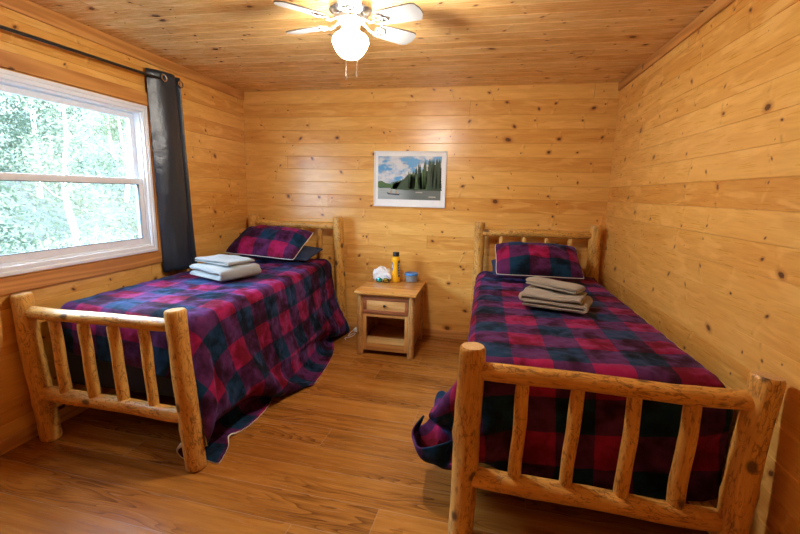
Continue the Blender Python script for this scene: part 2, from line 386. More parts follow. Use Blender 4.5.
HOLE = (1.335, 2.80, .985, 2.025)
board_wall('wall_back', M['wall_back'], (0, RD, 0), (1, 0, 0), (0, 0, 1), (0, -1, 0), -.10, RW + .10, 0, RH)
board_wall('wall_right', M['wall_right'], (RW, 0, 0), (0, 1, 0), (0, 0, 1), (-1, 0, 0), NEAR, RD, 0, RH)
board_wall('wall_left', M['wall_left'], (0, 0, 0), (0, 1, 0), (0, 0, 1), (1, 0, 0), NEAR, RD, 0, RH, HOLE)
board_wall('wall_near', M['wall_near'], (0, NEAR, 0), (1, 0, 0), (0, 0, 1), (0, 1, 0), -.10, RW + .10, 0, RH)
board_wall('ceiling', M['ceiling'], (0, 0, RH), (1, 0, 0), (0, 1, 0), (0, 0, -1), -.10, RW + .10, NEAR - .1, RD + .1, off=.05)
o = MB().box(-.1, RW + .1, NEAR - .1, RD + .1, -.1, 0.).build('floor', M['floor'], smooth=False); o['kind'] = 'structure'
def struct(o): o['kind'] = 'structure'; return o
struct(MB().bbox(.0005, .016, NEAR + .001, RD - .001, RH - .085, RH - .001, .004).build('trim_1', M['trim_y']))
struct(MB().bbox(RW - .016, RW - .0005, NEAR + .001, RD - .001, RH - .07, RH - .001, .004).build('trim_2', M['trim_y']))
struct(MB().bbox(.0005, .015, NEAR + .001, RD - .001, .0005, .082, .004).build('baseboard_left', M['base']))
struct(MB().bbox(RW - .015, RW - .0005, NEAR + .001, RD - .001, .0005, .082, .004).build('baseboard_right', M['base']))
struct(MB().bbox(.016, RW - .016, RD - .015, RD - .0005, .0005, .082, .004).build('baseboard_back', M['trim_x']))

# ------------------------------------------------------------------ window
win = bpy.data.objects.new('window_1', None); win.location = (0, 2.07, .96); link(win); win['kind'] = 'structure'
def ring(mb, y0, y1, z0, z1, w, x0, x1, b=.003):
    mb.bbox(x0, x1, y0, y1, z1 - w, z1, b); mb.bbox(x0, x1, y0, y1, z0, z0 + w, b)
    mb.bbox(x0, x1, y0, y0 + w, z0 + w, z1 - w, b); mb.bbox(x0, x1, y1 - w, y1, z0 + w, z1 - w, b)
m = MB(); ring(m, 1.32, 2.812, .965, 2.042, .022, .0, .017); ring(m, 1.336, 2.799, .986, 2.024, .028, -.095, .008); ring(m, 1.362, 2.775, 1.012, 2.000, .018, -.095, -.012)
m.build('window_frame', M['vinyl'], win)
m = MB(); ring(m, 1.382, 2.755, 1.470, 1.980, .036, -.088, -.058)
us = m.build('upper_sash', M['vinyl'], win)
MB().box(-.076, -.070, 1.415, 2.722, 1.503, 1.947).build('window_pane', M['pane'], us, smooth=False)
m = MB(); ring(m, 1.382, 2.755, 1.030, 1.515, .042, -.055, -.022)
ls = m.build('lower_sash', M['vinyl'], win)
MB().box(-.042, -.036, 1.42, 2.717, 1.069, 1.476).build('window_pane', M['pane'], ls, smooth=False)
m = MB(); ring(m, 1.421, 2.716, 1.070, 1.475, .005, -.036, -.0215, .001); m.build('glazing_seal', M['seal'], ls)
cas = MB()
Y0, Y1, Z0, Z1, cw = 1.312, 2.820, .957, 2.050, .088
for q in (((Y0 - cw, Z1 + cw), (Y1 + cw, Z1 + cw), (Y1, Z1), (Y0, Z1)), ((Y0 - cw, Z0 - cw), (Y0, Z0), (Y1, Z0), (Y1 + cw, Z0 - cw))):
    vs = [(x, a, b) for x in (.0005, .019) for a, b in q]
    cas.add(vs, [(4, 5, 6, 7), (3, 2, 1, 0), (0, 1, 5, 4), (1, 2, 6, 5), (2, 3, 7, 6), (3, 0, 4, 7)])
cz = MB()
for q in (((Y0 - cw, Z0 - cw), (Y0 - cw, Z1 + cw), (Y0, Z1), (Y0, Z0)), ((Y1, Z0), (Y1, Z1), (Y1 + cw, Z1 + cw), (Y1 + cw, Z0 - cw))):
    vs = [(x, a, b) for x in (.0005, .019) for a, b in q]
    cz.add(vs, [(4, 5, 6, 7), (3, 2, 1, 0), (0, 1, 5, 4), (1, 2, 6, 5), (2, 3, 7, 6), (3, 0, 4, 7)])
for mb, mt in ((cas, 'trim_y'), (cz, 'trim_z')):
    o = mb.build('window_casing', M[mt], win, smooth=False)
    bv = o.modifiers.new('Bevel', 'BEVEL'); bv.width = .003; bv.segments = 2

# ------------------------------------------------------------------ curtain and rod
rod = thing('curtain_rod', 'thin black curtain rod running above the window', 'curtain rod', (.0, 2.2, 2.24))
m = MB(); m.tube([(.070, 1.15, 2.215), (.070, 2.0, 2.235), (.070, 3.095, 2.260)], .0095, 14)
m.build('rod', M['black'], rod)
for y, z in ((1.22, 2.217), (3.06, 2.260)):
    m = MB(); m.bbox(.0005, .006, y - .012, y + .012, z - .035, z + .03, .002); m.tube([(.004, y, z - .014), (.05, y, z - .014), (.07, y, z - .0095)], .005, 8); m.build('bracket', M['black'], rod)
t = NT('black coated curtain'); co = obco(t)
t.bsdf(Base_Color=t.mix(t.noise(co, 6., 3.), (.009, .019, .032), (.016, .030, .050)), Roughness=t.add(t.mul(t.noise(co, 11., 3.), .14), .30), Specular_IOR_Level=.7, Normal=t.bump(t.noise(co, 7., 4., .55), .35, .03))
M['curtain'] = t.m
cur = thing('curtain', 'black coated grommet curtain bunched at the right side of the window', 'curtain', (.06, 3.03, .74))
key = [(2.812, .036), (2.832, .052), (2.866, .074), (2.906, .091), (2.955, .103), (3.002, .107), (3.036, .094), (3.054, .058), (3.070, .048), (3.086, .070), (3.100, .086), (3.113, .074), (3.122, .056)]
NS, NZ = 60, 46; vs = []; fs = []
def spl(s):
    s = s * (len(key) - 1); i = min(int(s), len(key) - 2); f = s - i; p = [key[max(0, min(len(key) - 1, i + d))] for d in (-1, 0, 1, 2)]
    return [.5 * ((2 * p[1][c]) + (-p[0][c] + p[2][c]) * f + (2 * p[0][c] - 5 * p[1][c] + 4 * p[2][c] - p[3][c]) * f * f + (-p[0][c] + 3 * p[1][c] - 3 * p[2][c] + p[3][c]) * f ** 3) for c in (0, 1)]
for j in range(NZ + 1):
    tz = j / NZ; z = 2.310 - tz * (2.310 - .790)
    for i in range(NS + 1):
        y, x = spl(i / NS)
        w = mnoise.noise(Vector((i * .09, z * 1.6, 3.1))) * .010 * min(1, tz * 3) + mnoise.noise(Vector((i * .25, z * 5, 7.))) * .004 * tz
        yy = 2.815 + (y - 2.815) * (1.0 + .12 * tz) + .030 * tz
        vs.append((max(.022, .058 + (x - .066) * (1 + .1 * tz) + w), yy, z + mnoise.noise(Vector((i * .12, 9, 1))) * .01 * tz))
for j in range(NZ):
    for i in range(NS):
        a = j * (NS + 1) + i; fs.append((a, a + NS + 1, a + NS + 2, a + 1))
m = MB(); m.add(vs, fs); o = m.build('curtain_cloth', M['curtain'], cur); sd = o.modifiers.new('Solidify', 'SOLIDIFY'); sd.thickness = .0025; sd.offset = 0
for (y, x) in ((2.912, .0925), (3.098, .085)):
    m = MB(); pts = [(x + .002, y + math.cos(a) * .024, 2.262 + math.sin(a) * .024) for a in [2 * PI * k / 24 for k in range(24)]]
    m.tube(pts, .0058, 8, closed=True); m.build('grommet', M['chrome'], cur)

# ------------------------------------------------------------------ log beds
def bed(name, label, posts, rails, spf, sph, side, seed):
    """posts: four ((base),(top),r); rails: foot top, foot low, head top, head low"""
    b = thing(name, label, 'bed', ((posts[0][0][0] + posts[1][0][0]) / 2, (posts[0][0][1] + posts[2][0][1]) / 2, 0))
    mats = [M['log'], M['end']]
    for k, (p, q, r) in enumerate(posts):
        MB().log(p, q, r * 1.02, r * .98, seed + k, .005, .0040, 26, bulge=[(random.uniform(.25, .7), random.uniform(0, 6), .006) for _ in range(4)]).build('post', mats, b)
    for k, (nm, p, q, r) in enumerate(rails):
        MB().log(p, q, r, r * .96, seed + 10 + k, .006, .0035, 22, tip0=.045, tip1=.045).build(nm, mats, b)
    for k, (p, q, r) in enumerate(spf):
        MB().log(p, q, r, r * .95, seed + 20 + k, .004, .0030, 18, tip0=.035, tip1=.035).build('spindle', mats, b)
    for k, (p, q, r) in enumerate(sph):
        MB().log(p, q, r, r * .92, seed + 30 + k, .002, .0025, 16, tip0=.04, tip1=.045).build('spindle', mats, b)
    for k, (p, q, r) in enumerate(side):
        MB().log(p, q, r, r, seed + 40 + k, .004, .003, 18).build('side_rail', mats, b)
    return b
LF, RF = 1.762, 1.600           # foot rail lines
LP = [((.112, 1.785, 0), (.062, 1.762, .868), .052), ((1.092, 1.745, 0), (1.024, 1.755, .857), .051), ((.135, 4.02, 0), (.140, 4.01, 1.200), .052), ((1.118, 4.01, 0), (1.072, 4.00, 1.204), .052)]
bed('log_bed', 'peeled log bed under the window with grey white folded towels', LP,
    [('top_rail', (.055, LF + .005, .768), (1.04, 1.757, .772), .035), ('bottom_rail', (.085, 1.775, .297), (1.075, 1.755, .285), .041),
     ('top_rail', (.130, 4.005, 1.121), (1.09, 4.0, 1.113), .036), ('bottom_rail', (.13, 4.01, .30), (1.10, 4.0, .30), .040)],
    [((.278, 1.768, .285), (.252, 1.765, .765), .029), ((.472, 1.765, .280), (.440, 1.765, .765), .030), ((.662, 1.762, .278), (.628, 1.762, .765), .029), ((.850, 1.760, .276), (.820, 1.760, .765), .027)],
    [((.316, 4.0, .31), (.316, 4.0, 1.110), .026), ((.498, 4.0, .31), (.498, 4.0, 1.108), .026), ((.685, 4.0, .31), (.685, 4.0, 1.106), .026), ((.880, 4.0, .31), (.880, 4.0, 1.103), .026)],
    [((.125, 1.76, .215), (.13, 4.02, .215), .036), ((1.075, 1.735, .215), (1.10, 4.01, .215), .036)], 1)
RP = [((2.484, 1.605, 0), (2.495, 1.600, .869), .053), ((3.448, 1.565, 0), (3.512, 1.600, .860), .052), ((2.470, 4.0, 0), (2.472, 4.0, 1.206), .050), ((3.522, 4.0, 0), (3.486, 4.0, 1.217), .053)]
bed('log_bed', 'peeled log bed against the bare right wall with beige towels', RP,
    [('top_rail', (2.485, RF, .772), (3.525, RF, .760), .036), ('bottom_rail', (2.480, RF, .303), (3.485, 1.590, .278), .042),
     ('top_rail', (2.46, 4.0, 1.112), (3.50, 4.0, 1.124), .036), ('bottom_rail', (2.46, 4.0, .30), (3.52, 4.0, .30), .040)],
    [((2.688, RF, .29), (2.695, RF, .765), .026), ((2.888, RF, .285), (2.900, RF, .765), .026), ((3.090, RF, .28), (3.098, RF, .763), .028), ((3.286, RF - .003, .275), (3.293, RF, .76), .031)],
    [((2.676, 4.0, .31), (2.676, 4.0, 1.105), .024), ((2.880, 4.0, .31), (2.880, 4.0, 1.107), .025), ((3.080, 4.0, .31), (3.080, 4.0, 1.110), .025), ((3.284, 4.0, .31), (3.284, 4.0, 1.112), .025)],
    [((2.485, 1.595, .215), (2.48, 4.0, .215), .036), ((3.455, 1.565, .215), (3.515, 4.0, .215), .036)], 60)

def rounded_slab(x0, x1, y0, y1, z0, z1, r=.05, seg=4):
    bm = bmesh.new(); bmesh.ops.create_cube(bm, size=1)
    for v in bm.verts: v.co = Vector(((x0 + x1) / 2 + v.co.x * (x1 - x0), (y0 + y1) / 2 + v.co.y * (y1 - y0), (z0 + z1) / 2 + v.co.z * (z1 - z0)))
    bmesh.ops.bevel(bm, geom=bm.edges[:], offset=r, segments=seg, profile=.5, affect='EDGES'); m = MB(); m.bm(bm); return m
MTOP = .738
LM = (.085, 1.025, 1.915, 3.945, .262, MTOP + .026); RM = (2.478, 3.505, 1.775, 3.935, .262, MTOP)
tag(rounded_slab(*LM).build('mattress', M['navy']), 'navy mattress showing behind the foot spindles of the bed under the window', 'mattress')
tag(rounded_slab(*RM).build('mattress', M['navy']), 'navy mattress under the comforter on the bed by the right wall', 'mattress')

# ------------------------------------------------------------------ comforters: a small cloth solver lets the sheet fall over mattress, rails and posts
def drape(box, caps, pulls, side_drop, foot_drop, tuck, wallx, cone, h=.029, steps=300, seed=1):
    """local frame: x grows away from the wall the bed stands at; box = mattress (x0,x1,y0,y1,z0,z1)"""
    x0, x1, y0, y1, z0, z1 = box; rng = np.random.RandomState(seed)
    U = tuck + (x1 - x0) + side_drop; V = (y1 - y0) + foot_drop
    nu = int(round(U / h)) + 1; nv = int(round(V / h)) + 1; hu = U / (nu - 1); hv = V / (nv - 1)
    u = np.arange(nu)[:, None] * hu * np.ones((1, nv)); v = np.arange(nv)[None, :] * hv * np.ones((nu, 1))
    off = .014; top = z1 + off
    p = np.zeros((nu, nv, 3)); fy = y0 - off - .004; L = y1 - fy - .02; xr = x1 + off + .002
    a_ = np.maximum(u - tuck - (xr - x0), 0); b_ = np.maximum(v - L, 0); r_ = np.hypot(a_, b_); ph_ = np.arctan2(b_, a_); sp2 = np.sin(2 * ph_)
    p[..., 0] = np.where(u < tuck, x0 - off * .5, np.minimum(x0 + (u - tuck), xr)); p[..., 1] = np.maximum(y1 - .02 - v, fy)
    p[..., 2] = np.where(u < tuck, top - (tuck - u), top + .004) - r_ * (1 - .30 * sp2)
    p[..., 0] += a_ * .22 + cone[0] * r_ * sp2 * .62; p[..., 1] += cone[1] * r_ * sp2 * .62
    p[..., 2] += rng.rand(nu, nv) * .003
    pin = (u < tuck * .25) | (v < hv * .5); pinpos = p.copy(); pinpos[..., 0] = np.maximum(pinpos[..., 0], wallx)
    pin &= (u < tuck + (x1 - x0) - .03)
    prev = p.copy(); c = np.array([(x0 + x1) / 2, (y0 + y1) / 2, (z0 + z1) / 2]); hs = np.array([(x1 - x0) / 2, (y1 - y0) / 2, (z1 - z0) / 2]); rr = .055
    def push(p):
        hit = np.zeros(p.shape[:2], bool)
        q = p - c; s = np.sign(q); d = np.abs(q) - (hs - rr); dm = np.maximum(d, 0); ln = np.sqrt((dm ** 2).sum(-1)) + 1e-9
        sd = ln + np.minimum(d.max(-1), 0) - rr
        g = np.where((d.max(-1) > 0)[..., None], dm / ln[..., None], (d == d.max(-1)[..., None]) * 1.) * s
        pen = off - sd; k = pen > 0; p[k] += (g * pen[..., None])[k]; hit |= k
        for (a, b, r) in caps:
            a = np.array(a); b = np.array(b); ab = b - a
            tt = np.clip(((p - a) @ ab) / (ab @ ab), 0, 1); w = p - (a + tt[..., None] * ab); dd = np.sqrt((w ** 2).sum(-1)) + 1e-9
            k = dd < r + .012; p[k] += (w / dd[..., None] * (r + .012 - dd)[..., None])[k]; hit |= k
        k = p[..., 2] < .010; p[..., 2][k] = .010; hit |= k
        np.maximum(p[..., 0], wallx, out=p[..., 0])
        return hit
    def con(a, b, rest, k):
        d = b - a; L_ = np.sqrt((d * d).sum(-1)) + 1e-9; f = (.5 * k * (L_ - rest) / L_)[..., None] * d; a += f; b -= f
    hd = math.hypot(hu, hv)
    def solve(p):
        for s in (0, 1):
            n = (nu - s) // 2; con(p[s:s + 2 * n:2], p[s + 1:s + 2 * n:2], hu, 1.)
            n = (nv - s) // 2; con(p[:, s:s + 2 * n:2], p[:, s + 1:s + 2 * n:2], hv, 1.)
            n = (nu - s) // 2
            con(p[s:s + 2 * n:2, :-1], p[s + 1:s + 2 * n:2, 1:], hd, .35); con(p[s:s + 2 * n:2, 1:], p[s + 1:s + 2 * n:2, :-1], hd, .35)
        for st, kk in ((3, .22), (6, .10)):
            for s in range(0, st * 2):
                a = p[s::2 * st]; b = p[s + st::2 * st]; n = min(len(a), len(b))
                if n: con(a[:n], b[:n], st * hu, kk)
                a = p[:, s::2 * st]; b = p[:, s + st::2 * st]; n = min(a.shape[1], b.shape[1])
                if n: con(a[:, :n], b[:, :n], st * hv, kk)
    held = []
    for a, b, tgt in pulls:      # where the corner of the comforter was left lying: a, b = distance past the mattress edges
        i = min(nu - 1, int(round((tuck + x1 - x0 + a) / hu))); j = min(nv - 1, int(round((L + b) / hv))); held.append((i, j, p[i, j].copy(), np.array(tgt, float)))
    ii, jj = np.arange(nu)[:, None], np.arange(nv)[None, :]
    def hold(p, f):
        for i, j, st_, tg in held:
            w_ = np.exp(-((ii - i) ** 2 + (jj - j) ** 2) / 2.5); w_[w_ < .02] = 0; p += w_[..., None] * (st_ + (tg - st_) * f - p[i, j])
    dt = .014; G = np.array([0, 0, -9.8]) * dt * dt
    for it in range(steps):
        vel = (p - prev) * (.985 if it < steps * .75 else .93); prev = p.copy(); p = p + vel + G
        for k in range(5):
            solve(p); p[pin] = pinpos[pin]; hold(p, min(1, it / (steps * .45)))
            hit = push(p)
        prev[hit] = p[hit] - (p - prev)[hit] * .35
    return p, u, v

def comforter(name, label, local, mirror, mat, seed):
    p, u, v = local; nu, nv = u.shape
    if mirror: p = p.copy(); p[..., 0] = RW - p[..., 0]
    m = MB(); uvs = []
    for i in range(nu):
        for j in range(nv):
            m.v.append(tuple(p[i, j])); uvs.append((u[i, j], v[i, j]))
    for i in range(nu - 1):
        for j in range(nv - 1):
            a = i * nv + j; f = (a, a + 1, a + nv + 1, a + nv); m.f.append(f if mirror else f[::-1])
    # normals must point out (up) for the lining to lie underneath
    m.m = [0] * len(m.f); m.a = [(0., 0., 0.)] * len(m.v)
    o = m.build(name, [mat, mat if mirror else M['cream']], uv=uvs, angle=180)
    if o.data.polygons[len(o.data.polygons) // 3].normal.z < 0: o.data.flip_normals()
    s = o.modifiers.new('Subdivision', 'SUBSURF'); s.levels = 2; s.render_levels = 2
    tx = bpy.data.textures.new('crush', 'CLOUDS'); tx.noise_scale = .075; tx.noise_depth = 3
    d = o.modifiers.new('Displace', 'DISPLACE'); d.texture = tx; d.texture_coords = 'GLOBAL'; d.strength = .016; d.mid_level = .42
    sd = o.modifiers.new('Solidify', 'SOLIDIFY'); sd.thickness = .009; sd.offset = -1; sd.material_offset = 1; sd.material_offset_rim = 1
    return tag(o, label, 'comforter')
def mir(p): return (RW - p[0], p[1], p[2])
lcap = [(p, q, r) for p, q, r in LP[:2]] + [((.055, LF, .768), (1.04, 1.757, .772), .036), ((.085, 1.775, .297), (1.075, 1.755, .285), .043)] + [((x, 1.765, .28), (x - .03, 1.765, .76), .03) for x in (.278, .472, .662, .850)] + [LP[3], LP[2]] + [((1.075, 1.735, .215), (1.10, 4.01, .215), .037)]
lp = drape(LM, lcap, [(.735, .22, (1.195, 1.79, .012)), (.735, 0., (1.105, 2.02, .030)), (.735, -.6, (1.140, 2.62, .020)), (.735, -1.75, (1.100, 3.74, .030))], .735, .22, .05, .030, (.95, -.30), seed=3)
comforter('comforter', 'plaid red and navy fleece comforter on the bed under the window, reaching the floor', lp, False, plaid_mat('plaid fleece left', .02, .10), 3)
RMl = (RW - RM[1], RW - RM[0], *RM[2:])
rcap = [(mir(p), mir(q), r) for p, q, r in RP] + [(mir((2.485, RF, .772)), mir((3.525, RF, .760)), .037), (mir((2.480, RF, .303)), mir((3.485, 1.590, .278)), .044)] + [(mir((x, RF, .28)), mir((x + .005, RF, .76)), .03) for x in (2.69, 2.894, 3.094, 3.29)] + [(mir((2.485, 1.595, .215)), mir((2.48, 4.0, .215)), .037)]
rp = drape(RMl, rcap, [(.42, .42, (RW - 2.280, 1.93, .36)), (.42, .05, (RW - 2.33, 2.10, .42)), (.10, .42, (RW - 2.40, 1.77, .33))], .42, .42, .05, .030, (1.1, .30), seed=5)
comforter('comforter', 'plaid red and navy comforter on the right wall bed, corner flaring past the post', rp, True, plaid_mat('plaid fleece right', .13, .05), 5)

# ------------------------------------------------------------------ pillows
def pillow_surface(W, D, T, seed, n=30, flat=.55):
    top = []; bot = []; uv = []
    for i in range(n + 1):
        for j in range(n + 1):
            s = math.sin((i / n * 2 - 1) * PI / 2); q = math.sin((j / n * 2 - 1) * PI / 2)
            x = W / 2 * s * (1 - .05 * (1 - q * q) - .05 * s ** 4 * q ** 4); y = D / 2 * q * (1 - .05 * (1 - s * s) - .05 * s ** 4 * q ** 4)
            e = max(0., (1 - abs(s) ** 2.7)) ** .55 * max(0., (1 - abs(q) ** 2.5)) ** .55
            w = mnoise.noise(Vector((s * 2.4 + seed, q * 2.4, seed))) * .22 + mnoise.noise(Vector((s * 6 + seed, q * 6, seed))) * .10
            top.append((x, y, T * e * (1 + w))); bot.append((x, y, -T * flat * e * (1 + w * .5))); uv.append((x, y))
    return top, bot, uv, n
def pillow(name, label, mat, loc, rot, W, D, T, seed, piping=True, cat='pillow', puv=(0, 0)):
    o = thing(name, label, cat, loc); R = Matrix.LocRotScale(Vector(loc), __import__('mathutils').Euler(rot), None)
    top, bot, uv, n = pillow_surface(W, D, T, seed)
    m = MB(); N1 = n + 1
    def idx(i, j): return i * N1 + j
    allv = top + bot; k = len(top); fs = []
    for i in range(n):
        for j in range(n):
            a, b, c, d = idx(i, j), idx(i + 1, j), idx(i + 1, j + 1), idx(i, j + 1); fs.append((a, b, c, d)); fs.append((k + d, k + c, k + b, k + a))
    m.add([R @ Vector(p) for p in allv], fs)
    ob = m.build('pillow_body', mat, o, uv=[(x + puv[0], y + puv[1]) for x, y in uv + uv], angle=180)
    we = ob.modifiers.new('Weld', 'WELD'); we.merge_threshold = .0006
    if piping:
        ring_ = [idx(i, 0) for i in range(n)] + [idx(n, j) for j in range(n)] + [idx(i, n) for i in range(n, 0, -1)] + [idx(0, j) for j in range(n, 0, -1)]
        mp = MB(); mp.tube([R @ Vector(top[q]) for q in ring_], .0029, 8, closed=True); mp.build('piping', M['piping'], o)
    return o
CT = MTOP + .030
plaid_pl = plaid_mat('plaid pillow sham left', .06, .075, False); plaid_pr = plaid_mat('plaid pillow sham right', CHECK * 1.5, CHECK * 1.5, False)
R = math.radians
pillow('pillow', 'navy pillow mostly hidden under the plaid pillow on the bed below the window', M['navyp'], (.590, 3.735, CT + .088), (R(9), 0, R(-2)), .74, .40, .066, 2.2, False)
pillow('pillow', 'plaid red and navy pillow with white piping behind the white towels', plaid_pl, (.520, 3.640, CT + .196), (R(29), R(2), R(-4)), .74, .46, .105, 5.5)
pillow('pillow', 'blue pillow peeking out below the plaid pillow by the right wall', M['navyp'], (2.925, 3.755, CT + .066), (R(9), 0, R(2)), .68, .38, .066, 3.7, False)
pillow('pillow', 'plaid red and black pillow with white piping behind the beige towels', plaid_pr, (2.960, 3.610, CT + .160), (R(28), 0, R(2)), .70, .44, .105, 9.1)

# ------------------------------------------------------------------ towels
def towel(name, label, mat, loc, rz, W, D, layers, th, seed, tilt=(0, 0), edge=.012, open_end=.0):
    """folded terry towel: one thick strip laid in a serpentine, folds rounded at the ends"""
    path = []; w = W / 2 - th * .5
    for k in range(layers):
        z = th * (k + .5); a, b = (-w, w) if k % 2 == 0 else (w, -w)
        if k == layers - 1: b *= (1 - open_end)
        nn = 9
        for i in range(nn + 1): path.append((a + (b - a) * i / nn, z))
        if k < layers - 1:
            sg = 1 if k % 2 == 0 else -1
            for i in range(1, 6):
                an = PI * i / 6; path.append((sg * (w + math.sin(an) * th * .5), z + th * .5 - math.cos(an) * th * .5))
    path = [Vector((x, z)) for x, z in path]; hw = th * .47; Lf = []; Rt = []
    for i, p in enumerate(path):
        t_ = (path[min(i + 1, len(path) - 1)] - path[max(0, i - 1)]).normalized(); nn = Vector((-t_.y, t_.x)); Lf.append(p + nn * hw); Rt.append(p - nn * hw)
    e0 = [path[0] + (path[0] - path[1]).normalized() * hw * .7]; e1 = [path[-1] + (path[-1] - path[-2]).normalized() * hw * .7]
    outl = Rt + e1 + Lf[::-1] + e0; cl = path + [path[-1]] + path[::-1] + [path[0]]
    NY = 16; vs = []; n = len(outl); c, s_ = math.cos(rz), math.sin(rz); H = th * layers
    for j in range(NY + 1):
        tt = j / NY; y = (tt - .5) * D; shr = 1.
        if j in (0, NY): shr = .45
        elif j in (1, NY - 1): shr = .85
        for q, cc in zip(outl, cl):
            p = cc + (q - cc) * shr
            x = p.x * (1 + .012 * math.sin(tt * 5 + seed)); z = p.y
            k = Vector((x * 7 + seed * 3, y * 7, z * 18)); z += mnoise.noise(k) * .015 * (z / H); z += mnoise.noise(k * 2.3) * .004 * (z / H); x += mnoise.noise(k * 1.4 + Vector((9, 0, 0))) * .012; yy = y + mnoise.noise(Vector((z * 40, x * 5, seed))) * .012
            zz = z + tilt[0] * x + tilt[1] * y
            vs.append((loc[0] + x * c - yy * s_, loc[1] + x * s_ + yy * c, loc[2] + zz))
    fs = []
    for j in range(NY):
        for i in range(n): fs.append((j * n + i, j * n + (i + 1) % n, (j + 1) * n + (i + 1) % n, (j + 1) * n + i))
    fs += [tuple(range(n))[::-1], tuple(NY * n + i for i in range(n))]
    m = MB(); m.add(vs, fs); o = m.build(name, mat, angle=70)
    bm = bmesh.new(); bm.from_mesh(o.data); bmesh.ops.triangulate(bm, faces=[f for f in bm.faces if len(f.verts) > 4]); bmesh.ops.recalc_face_normals(bm, faces=bm.faces); bm.to_mesh(o.data); bm.free()
    return tag(o, label, 'towel')
M['towel'] = towel_mat('beige terry in window light', (.31, .31, .30)); M['towel2'] = towel_mat('taupe terry', (.33, .295, .245))  # same towels; the left pair's colour is greyed to take in window light
TZ = CT + .004
towel('towel', 'large pale folded towel, lower of the pair on the bed below the window', M['towel'], (.575, 2.830, TZ + .026), R(-22), .41, .34, 2, .046, 1.)
towel('towel', 'small pale folded towel on top of the large one below the window', M['towel'], (.560, 2.865, TZ + .126), R(-17), .37, .25, 2, .016, 2.)
towel('towel', 'large beige folded towel, lower of the pair on the bed by the right wall', M['towel2'], (2.985, 2.740, TZ), R(-17), .38, .30, 3, .030, 3., open_end=.10)
towel('towel', 'small beige towel rolled on top of the larger beige towel', M['towel2'], (2.975, 2.800, TZ + .102), R(-34), .34, .15, 2, .021, 4., tilt=(-.05, 0))

# ------------------------------------------------------------------ nightstand
NZ_, nx0, nx1, ny0, ny1 = .596, 1.418, 1.975, 3.440, 4.075
NSt = thing('nightstand', 'small pine nightstand with log legs and one drawer between the beds', 'nightstand', (1.695, 3.75, 0))
W1 = wood_mat('honey pine top', (.66, .33, .085), (.45, .18, .032), 'x', .22); W2 = wood_mat('pine panel', (.58, .30, .09), (.40, .17, .04), 'x', .4); W3 = wood_mat('reddish frame wood', (.36, .125, .05), (.24, .075, .028), 'x', .4)
W4 = wood_mat('pale drawer pine', (.74, .46, .18), (.60, .32, .10), 'x', .4); W5 = wood_mat('pine upright', (.60, .31, .09), (.42, .18, .04), 'z', .4)
MB().bbox(nx0, nx1, ny0, ny1, NZ_ - .026, NZ_, .006).build('top', W1, NSt)
for k, (x, y) in enumerate(((nx0 + .047, ny0 + .053), (nx1 - .045, ny0 + .05), (nx0 + .047, ny1 - .05), (nx1 - .045, ny1 - .05))):
    MB().log((x, y, 0), (x, y, NZ_ - .024), .031, .029, 90 + k, .003, .003, 20).build('leg', [log_mat('nightstand leg %d' % k, (.62, .36, .13), (.42, .19, .05)) if k == 0 else bpy.data.materials['nightstand leg 0'], M['end']], NSt)
fx0, fx1, fy_ = nx0 + .070, nx1 - .068, ny0 + .045
for x in (nx0 + .040, nx1 - .054): MB().bbox(x, x + .014, ny0 + .05, ny1 - .05, .05, NZ_ - .026, .002).build('side_panel', W2, NSt)
MB().bbox(nx0 + .05, nx1 - .05, ny1 - .050, ny1 - .036, .05, NZ_ - .026, .002).build('back_panel', W2, NSt)
MB().bbox(fx0 - .01, fx1 + .01, fy_ + .01, ny1 - .05, .095, .112, .002).build('shelf', W4, NSt)
MB().bbox(fx0 - .01, fx1 + .01, fy_ + .02, ny1 - .05, .375, .387, .002).build('shelf', W2, NSt)
for x in (fx0, fx1 - .034): MB().bbox(x, x + .034, fy_, fy_ + .02, .045, .385, .002).build('stile', W5, NSt)
for za, zb in ((.045, .112), (.360, .392)): MB().bbox(fx0, fx1, fy_ + .001, fy_ + .021, za, zb, .003).build('rail', W2, NSt)
m = MB(); m.bbox(fx0, fx1, fy_ - .004, fy_ + .016, .545, .5585, .002); m.build('apron', W2, NSt)
dr = MB(); d0, d1, dz0, dz1 = fx0 + .004, fx1 - .004, .395, .545
dr.bbox(d0, d1, fy_ - .010, fy_ + .012, dz1 - .030, dz1, .003); dr.bbox(d0, d1, fy_ - .010, fy_ + .012, dz0, dz0 + .030, .003)
dr.bbox(d0, d0 + .032, fy_ - .010, fy_ + .012, dz0 + .030, dz1 - .030, .003); dr.bbox(d1 - .032, d1, fy_ - .010, fy_ + .012, dz0 + .030, dz1 - .030, .003)
dob = dr.build('drawer', W3, NSt)
MB().bbox(d0 + .031, d1 - .031, fy_ - .004, fy_ + .010, dz0 + .029, dz1 - .029, .002).build('drawer_panel', W4, dob)
bm = bmesh.new(); bmesh.ops.create_uvsphere(bm, u_segments=18, v_segments=10, radius=.013); bmesh.ops.translate(bm, vec=(1.690, fy_ - .018, .470), verts=bm.verts)
m = MB(); m.bm(bm); m.tube([(1.690, fy_ - .003, .470), (1.690, fy_ - .014, .470)], [.009, .006], 12); m.build('knob', M['black'], dob)

